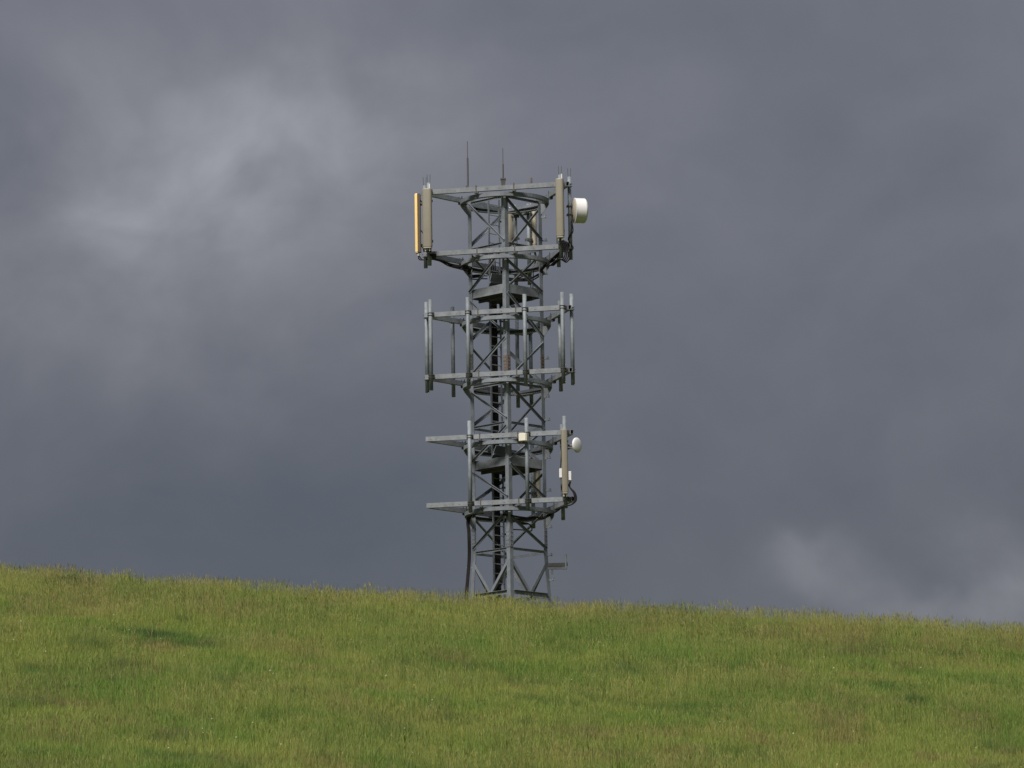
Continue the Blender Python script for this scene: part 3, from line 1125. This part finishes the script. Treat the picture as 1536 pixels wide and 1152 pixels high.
# rear panels of the topmost headframe
paths = [[c_a4 + Vector((0.02 * i, 0, 0)) + ZA * (zb_a4 - 0.1), c_a4 + Vector((0.05, -0.1, 0)) + ZA * (zb_a4 - 0.5), Vector((0.5, 0.85, zb1 - 0.33)), Vector((0.1, 0.95, zb1 - 0.42)), Vector((-0.25, 0.75, zb1 - 0.36))] for i in range(3)]
bundle('black jumper cables below the light tan rear panel', paths, 0.018)
# hanging tails at the right-hand ring of the topmost headframe
paths = [[Vector((0.72 + 0.05 * i, 0.35, zb1 - 0.25)), Vector((0.70 + 0.06 * i, 0.34, zb1 - 0.55)), Vector((0.69 + 0.05 * i, 0.34, zb1 - 0.95))] for i in range(2)]
bundle('loose cable tails hanging below the topmost headframe ring', paths, 0.014)

zb3 = zs3[1]
paths = []
for i in range(3):
    paths.append(jumper(c_a6 + Vector((-0.10 + 0.01 * i, 0.06, 0)), zb_a6 + 0.3, 1, -0.85, zb3, (-25 + 4 * i, -100), 0.0, 0.02 * i))
bundle('black cables from the slim panel running in along the lowest headframe', paths, 0.018)
bc = c_a6 + Vector((0.125, 0.05, 0))
zq = z_at(722, bc.x, bc.y)
paths = [[bc + ZA * zq + Vector((0.012 * i, 0, 0)), bc + ZA * (zq - 0.16) + Vector((0.0, 0, 0)), bc + ZA * (zq - 0.32) + Vector((0.10 + 0.02 * i, 0, 0)), bc + ZA * (zq - 0.52) + Vector((0.125 + 0.02 * i, 0.02, 0)), bc + ZA * (zq - 0.64) + Vector((0.02, 0.03, 0)), bc + ZA * (zq - 0.66) + Vector((-0.14, 0.08, 0)), bc + ZA * (zq - 0.72) + Vector((-0.36, 0.3, 0))] for i in range(3)]
bundle('black cable loop hanging from the amplifier beside the slim panel', paths, 0.019)
bc = c_a6 + Vector((-0.112, 0.07, 0))
zq = z_at(702, bc.x, bc.y); ze = z_at(671, bc.x, bc.y)
paths = [[bc + ZA * zq, bc + ZA * (zq * .5 + ze * .5) + Vector((0.015, 0, 0)), bc + ZA * ze + Vector((0.02, 0.02, 0))]]
bundle('thin black cable between the small dish and the tower-side amplifier', paths, 0.016)
paths = [[Vector((0.05 + 0.02 * i, -0.8, zb3 - 0.36)), Vector((0.3, -0.72, zb3 - 0.48 - 0.03 * i)), Vector((0.55, -0.3, zb3 - 0.5)), Vector((0.6, 0.1, zb3 - 0.62)), Vector((0.35, 0.4, zb3 - 0.55)), Vector((-0.1, 0.55, zb3 - 0.5))] for i in range(3)]
bundle('slack black cables looping under the lowest ring inside the tower', paths, 0.017)

# ------------------------------------------------------------------ meadow
def mat_grass(name, sheen=0.0):
    m = bpy.data.materials.new(name)
    m.use_nodes = True
    t = m.node_tree
    t.nodes.clear()
    at = N(t, 'ShaderNodeAttribute'); at.attribute_type = 'INSTANCER'; at.attribute_name = 'tint'
    bl = N(t, 'ShaderNodeAttribute'); bl.attribute_type = 'GEOMETRY'; bl.attribute_name = 'blade'
    mul = N(t, 'ShaderNodeMix', data_type='RGBA', blend_type='MULTIPLY')
    mul.inputs['Factor'].default_value = 1.0
    link(t, at.outputs['Color'], mul.inputs['A']); link(t, bl.outputs['Color'], mul.inputs['B'])
    C = mul.outputs['Result']
    df = N(t, 'ShaderNodeBsdfPrincipled'); df.inputs['Roughness'].default_value = 0.6; df.inputs['Specular IOR Level'].default_value = 0.25
    tr = N(t, 'ShaderNodeBsdfTranslucent')
    link(t, C, df.inputs['Base Color']); link(t, C, tr.inputs['Color'])
    mx = N(t, 'ShaderNodeMixShader'); mx.inputs[0].default_value = 0.35
    link(t, df.outputs[0], mx.inputs[1]); link(t, tr.outputs[0], mx.inputs[2])
    out = N(t, 'ShaderNodeOutputMaterial'); link(t, mx.outputs[0], out.inputs[0])
    return m
MG = mat_grass('grass_blade')

def tuft_mesh(name, kind, nbl, rad, hmin, hmax, wid, lean):
    verts, faces, cols = [], [], []
    for b in range(nbl):
        a = random.uniform(0, 2 * math.pi); r = rad * math.sqrt(random.random())
        bx, by = r * math.cos(a), r * math.sin(a)
        h = random.uniform(hmin, hmax)
        la = random.uniform(0, 2 * math.pi); lo = h * lean * random.random()
        fa = random.uniform(0, math.pi)
        w = wid * random.uniform(0.6, 1.2)
        wx, wy = math.cos(fa) * w / 2, math.sin(fa) * w / 2
        dx, dy = math.cos(la) * lo, math.sin(la) * lo
        g = random.uniform(0.80, 1.22)
        base = (g * random.uniform(0.9, 1.1), g, g * random.uniform(0.8, 1.15))
        i = len(verts)
        if kind == 'blade':
            for f, ws in ((0, 1.0), (0.5, 0.85)):
                q = f * f
                verts += [(bx + dx * q - wx * ws, by + dy * q - wy * ws, h * f), (bx + dx * q + wx * ws, by + dy * q + wy * ws, h * f)]
            verts.append((bx + dx, by + dy, h * (1 - 0.25 * (lo / max(h, .01)))))
            faces += [(i, i + 1, i + 3, i + 2), (i + 2, i + 3, i + 4)]
            cols += [base] * 5
        else:                                   # seeding stalk
            sh = h * 0.8
            q = 0.64
            straw = (base[0] * 1.12, base[1] * 1.02, base[2] * 1.15)
            head = (base[0] * 1.2, base[1] * 1.0, base[2] * 1.3)
            verts += [(bx - wx * .5, by - wy * .5, 0), (bx + wx * .5, by + wy * .5, 0), (bx + dx * q + wx * .4, by + dy * q + wy * .4, sh), (bx + dx * q - wx * .4, by + dy * q - wy * .4, sh)]
            faces.append((i, i + 1, i + 2, i + 3)); cols += [straw] * 4
            j = len(verts)
            hw = 1.5
            m_ = (q + 1) / 2
            verts += [(bx + dx * q, by + dy * q, sh), (bx + dx * m_ - wx * hw, by + dy * m_ - wy * hw, sh + (h - sh) * .4), (bx + dx * m_ + wx * hw, by + dy * m_ + wy * hw, sh + (h - sh) * .4), (bx + dx, by + dy, h)]
            faces += [(j, j + 2, j + 3, j + 1)]; cols += [head] * 4
    me = bpy.data.meshes.new(name)
    me.from_pydata(verts, [], faces)
    at = me.attributes.new('blade', 'FLOAT_COLOR', 'POINT')
    at.data.foreach_set('color', np.array([(*c, 1) for c in cols], np.float32).ravel())
    me.materials.append(MG)
    return me

protos = bpy.data.collections.new('grass_tufts')
specs = [('blade', 60, 0.18, 0.11, 0.24, 0.0085, 0.6), ('blade', 56, 0.16, 0.14, 0.30, 0.008, 0.5), ('blade', 54, 0.19, 0.09, 0.20, 0.0095, 0.7),
         ('stalk', 14, 0.22, 0.26, 0.56, 0.007, 0.35), ('stalk', 12, 0.24, 0.24, 0.48, 0.0075, 0.45)]
for i, s in enumerate(specs):
    ob = bpy.data.objects.new('tuft_%d' % i, tuft_mesh('tuft', *s))
    protos.objects.link(ob)

def scatter(name, coll, pts, scale, rot, idx, tint):
    me = bpy.data.meshes.new(name)
    me.from_pydata(pts.tolist(), [], [])
    for nm, ty, arr, key in (('scl', 'FLOAT', scale, 'value'), ('rot', 'FLOAT', rot, 'value'), ('idx', 'INT', idx, 'value')):
        a = me.attributes.new(nm, ty, 'POINT'); a.data.foreach_set(key, arr.astype(np.int32 if ty == 'INT' else np.float32))
    a = me.attributes.new('tint', 'FLOAT_COLOR', 'POINT')
    a.data.foreach_set('color', np.concatenate([tint, np.ones((len(tint), 1))], 1).astype(np.float32).ravel())
    o = bpy.data.objects.new(name, me)
    COL.objects.link(o)
    ng = bpy.data.node_groups.new(name, 'GeometryNodeTree')
    ng.interface.new_socket('Geometry', in_out='INPUT', socket_type='NodeSocketGeometry')
    ng.interface.new_socket('Geometry', in_out='OUTPUT', socket_type='NodeSocketGeometry')
    gi = ng.nodes.new('NodeGroupInput'); go = ng.nodes.new('NodeGroupOutput')
    ip = ng.nodes.new('GeometryNodeInstanceOnPoints')
    ci = ng.nodes.new('GeometryNodeCollectionInfo')
    ci.inputs['Collection'].default_value = coll
    ci.inputs['Separate Children'].default_value = True
    ci.inputs['Reset Children'].default_value = True
    def attr(nm, ty):
        n = ng.nodes.new('GeometryNodeInputNamedAttribute'); n.data_type = ty; n.inputs['Name'].default_value = nm
        return n.outputs['Attribute']
    cx = ng.nodes.new('ShaderNodeCombineXYZ')
    ng.links.new(attr('rot', 'FLOAT'), cx.inputs['Z'])
    ng.links.new(gi.outputs[0], ip.inputs['Points'])
    ng.links.new(ci.outputs[0], ip.inputs['Instance'])
    ip.inputs['Pick Instance'].default_value = True
    ng.links.new(attr('idx', 'INT'), ip.inputs['Instance Index'])
    ng.links.new(attr('scl', 'FLOAT'), ip.inputs['Scale'])
    er = ng.nodes.new('FunctionNodeEulerToRotation')
    ng.links.new(cx.outputs[0], er.inputs[0])
    ng.links.new(er.outputs[0], ip.inputs['Rotation'])
    ng.links.new(ip.outputs[0], go.inputs[0])
    md = o.modifiers.new('scatter', 'NODES'); md.node_group = ng
    return o

def patch_tint(x, y):
    """true plant colours: green, olive, straw and reddish patches"""
    green = np.array([0.150, 0.232, 0.046]); olive = np.array([0.235, 0.278, 0.066])
    straw = np.array([0.290, 0.285, 0.090]); red = np.array([0.215, 0.175, 0.078]); deep = np.array([0.035, 0.090, 0.030])
    n1 = fbm(x / 1.9 + 5, y / 2.4 + 3, 21, 4); n2 = fbm(x / 1.2, y / 1.3, 33, 3); n3 = fbm(x / 1.5 + 50, y / 1.7, 47, 3)
    n4 = fbm(x / 1.1 + 20, y / 1.0 + 40, 55, 3)
    crest = np.clip((y - 104) / 18, 0, 1)
    f = np.clip((n1 - 0.36) / 0.28 + 0.25 * crest + rng.normal(0, 0.22, len(x)), 0, 1)[:, None]
    c = green * (1 - f) + olive * f
    g = np.clip((n2 - 0.55) / 0.25 + 0.5 * crest + rng.normal(0, 0.15, len(x)), 0, 1)[:, None] * 0.5
    c = c * (1 - g) + straw * g
    r = np.clip((n3 - 0.62) / 0.12, 0, 1)[:, None] * 0.6
    c = c * (1 - r) + red * r
    k = np.clip((n4 - 0.62) / 0.10, 0, 1)[:, None] * 0.4
    c = c * (1 - k) + deep * k
    for (px, py, wx, wy, s) in DEEP:
        p = ground_px(px, py)
        k = 1.0 / F * p.y
        wy_m = wy * k / 0.13
        q = np.exp(-(((x - p.x) / (wx * k)) ** 2 + ((y - p.y) / wy_m) ** 2))[:, None] * s
        c = c * (1 - q) + deep * q
    return c * rng.uniform(0.92, 1.08, (len(x), 1))

# lush dark-green hollows (nettle and clover) in the sward
DEEP = [(980, 1015, 90, 5, 0.35), (60, 1010, 60, 6, 0.3), (230, 962, 48, 7, 0.9), (300, 976, 40, 7, 0.8), (1372, 1060, 26, 7, 0.9), (1120, 1012, 50, 7, 0.6), (190, 905, 40, 6, 0.5),
        (1020, 945, 110, 8, 0.5), (700, 1008, 60, 6, 0.45), (1290, 985, 60, 6, 0.4), (60, 905, 50, 8, 0.45), (1430, 992, 35, 5, 0.6), (460, 1050, 60, 9, 0.3)]

def build_meadow():
    area = [(66, 146)]
    n = 92000
    y = rng.uniform(68, 144, n)
    half_w = 12.5 + (y - 68) * 0.11
    x = rng.uniform(-1, 1, n) * half_w
    z = terrain(x, y) - 0.015
    u = rng.random(n)
    dens = fbm(x / 2.5 + 9, y / 3.5, 61, 3)
    crest = np.clip((y - 100) / 20, 0, 1)
    st = np.clip(0.12 + 0.22 * crest + (dens - 0.5) * 0.9, 0.03, 0.5)
    idx = np.where(u < st, rng.integers(3, 5, n), rng.integers(0, 3, n))
    hgt = 0.72 + 0.6 * fbm(x / 0.9 + 3, y / 1.5 + 8, 77, 3)
    scl = hgt * rng.uniform(0.75, 1.2, n)
    tint = patch_tint(x, y)
    o = scatter('meadow_grass', protos, np.stack([x, y, z], 1), scl, rng.uniform(0, 6.28, n), idx, tint)
    o['kind'] = 'stuff'
    o['label'] = 'tall seeding meadow grass covering the hillside'
build_meadow()

# pale clover and buttercup heads dotted through the grass
def flower_mesh(nm, r):
    bm = bmesh.new()
    bmesh.ops.create_icosphere(bm, subdivisions=1, radius=r)
    for v in bm.verts:
        v.co.z = v.co.z * 0.8 + 0.25
    me = bpy.data.meshes.new(nm); bm.to_mesh(me); bm.free()
    at = me.attributes.new('blade', 'FLOAT_COLOR', 'POINT')
    at.data.foreach_set('color', np.ones(len(me.vertices) * 4, np.float32))
    me.materials.append(MG)
    return me
fl = bpy.data.collections.new('flower_heads')
for r in (0.013, 0.018):
    fl.objects.link(bpy.data.objects.new('flower_head', flower_mesh('flower_head', r)))
n = 360
y = rng.uniform(76, 121, n); x = rng.uniform(-1, 1, n) * (11 + (y - 70) * 0.1)
keep = fbm(x / 2.5 + 70, y / 4.0, 91, 2) > 0.52
x, y = x[keep], y[keep]; n = len(x)
yel = rng.random((n, 1)) < 0.2
tint = np.where(yel, np.array([[0.52, 0.45, 0.10]]), np.array([[0.55, 0.53, 0.38]]))
o = scatter('wildflowers', fl, np.stack([x, y, terrain(x, y)], 1), rng.uniform(0.8, 1.25, n), rng.uniform(0, 6, n), rng.integers(0, 2, n), tint)
o['kind'] = 'stuff'
o['label'] = 'pale and yellow flower heads dotted through the grass'

# rush clumps and a thistle on the left shoulder of the hill
def mat_plain(name, col):
    m = material(name, col, 0.6, 0, 0.25, 9.0, 0, None, 'World', 0.2)
    return m
M['rush'] = mat_plain('rush_stem', (0.055, 0.075, 0.026))
M['thistle'] = mat_plain('thistle_leaf', (0.10, 0.115, 0.03))
M['thistle_dark'] = mat_plain('thistle_stem', (0.06, 0.05, 0.03))
def rush_clump(px, py, rx, h, nst, label):
    p = ground_px(px, py)
    bm = bmesh.new()
    for i in range(nst):
        a = random.uniform(0, 6.28); r = math.sqrt(random.random())
        x, yy = rx * r * math.cos(a), rx * 1.6 * r * math.sin(a)
        zz = float(terrain(p.x + x, p.y + yy)) - p.z - 0.02
        hh = h * random.uniform(0.55, 1.1) * (1 - 0.35 * r)
        lx, ly = x * 0.25 + random.gauss(0, 0.09), random.gauss(0, 0.06)
        w = 0.007
        f = random.uniform(0, 3.14); wx, wy = w * math.cos(f), w * math.sin(f)
        v = [bm.verts.new(q) for q in ((x - wx, yy - wy, zz), (x + wx, yy + wy, zz), (x + lx * .4 + wx * .8, yy + ly * .4 + wy * .8, zz + hh * .6), (x + lx * .4 - wx * .8, yy + ly * .4 - wy * .8, zz + hh * .6), (x + lx, yy + ly, zz + hh))]
        bm.faces.new((v[0], v[1], v[2], v[3])); bm.faces.new((v[3], v[2], v[4]))
    o = new_obj('rush_clump', bm, M['rush'])
    o.location = p
    tag(o, label, 'rush')
rush_clump(108, 884, 0.62, 0.46, 1500, 'dark green rush clump on the high shoulder of the hill')
rush_clump(42, 908, 0.4, 0.25, 500, 'low dull rush clump downhill of the dark rushes')

def thistle(px, py):
    p = ground_px(px, py)
    o = thing('thistle', 'lone yellowish thistle poking above the grass near the crest', 'plant', p)
    bm = bmesh.new()
    add_tube(bm, [(0, 0, -0.02), (0.01, 0, 0.3), (0.03, 0, 0.52)], [0.012, 0.01, 0.006], 6)
    new_obj('stem', bm, M['thistle_dark'], o)
    for i in range(12):
        bm = bmesh.new()
        a = i * 2.4; z = 0.1 + i * 0.034; L = 0.2 - i * 0.007
        d = Vector((math.cos(a), math.sin(a), 0)); s = Vector((-d.y, d.x, 0))
        c = Vector((0.03 * z, 0, z))
        v = [bm.verts.new(q) for q in (c, c + d * L * .5 + s * .03 + ZA * .08, c + d * L * .5 - s * .03 + ZA * .08, c + d * L + ZA * .11)]
        bm.faces.new((v[0], v[1], v[3], v[2]))
        new_obj('leaf', bm, M['thistle'], o)
thistle(336, 893)
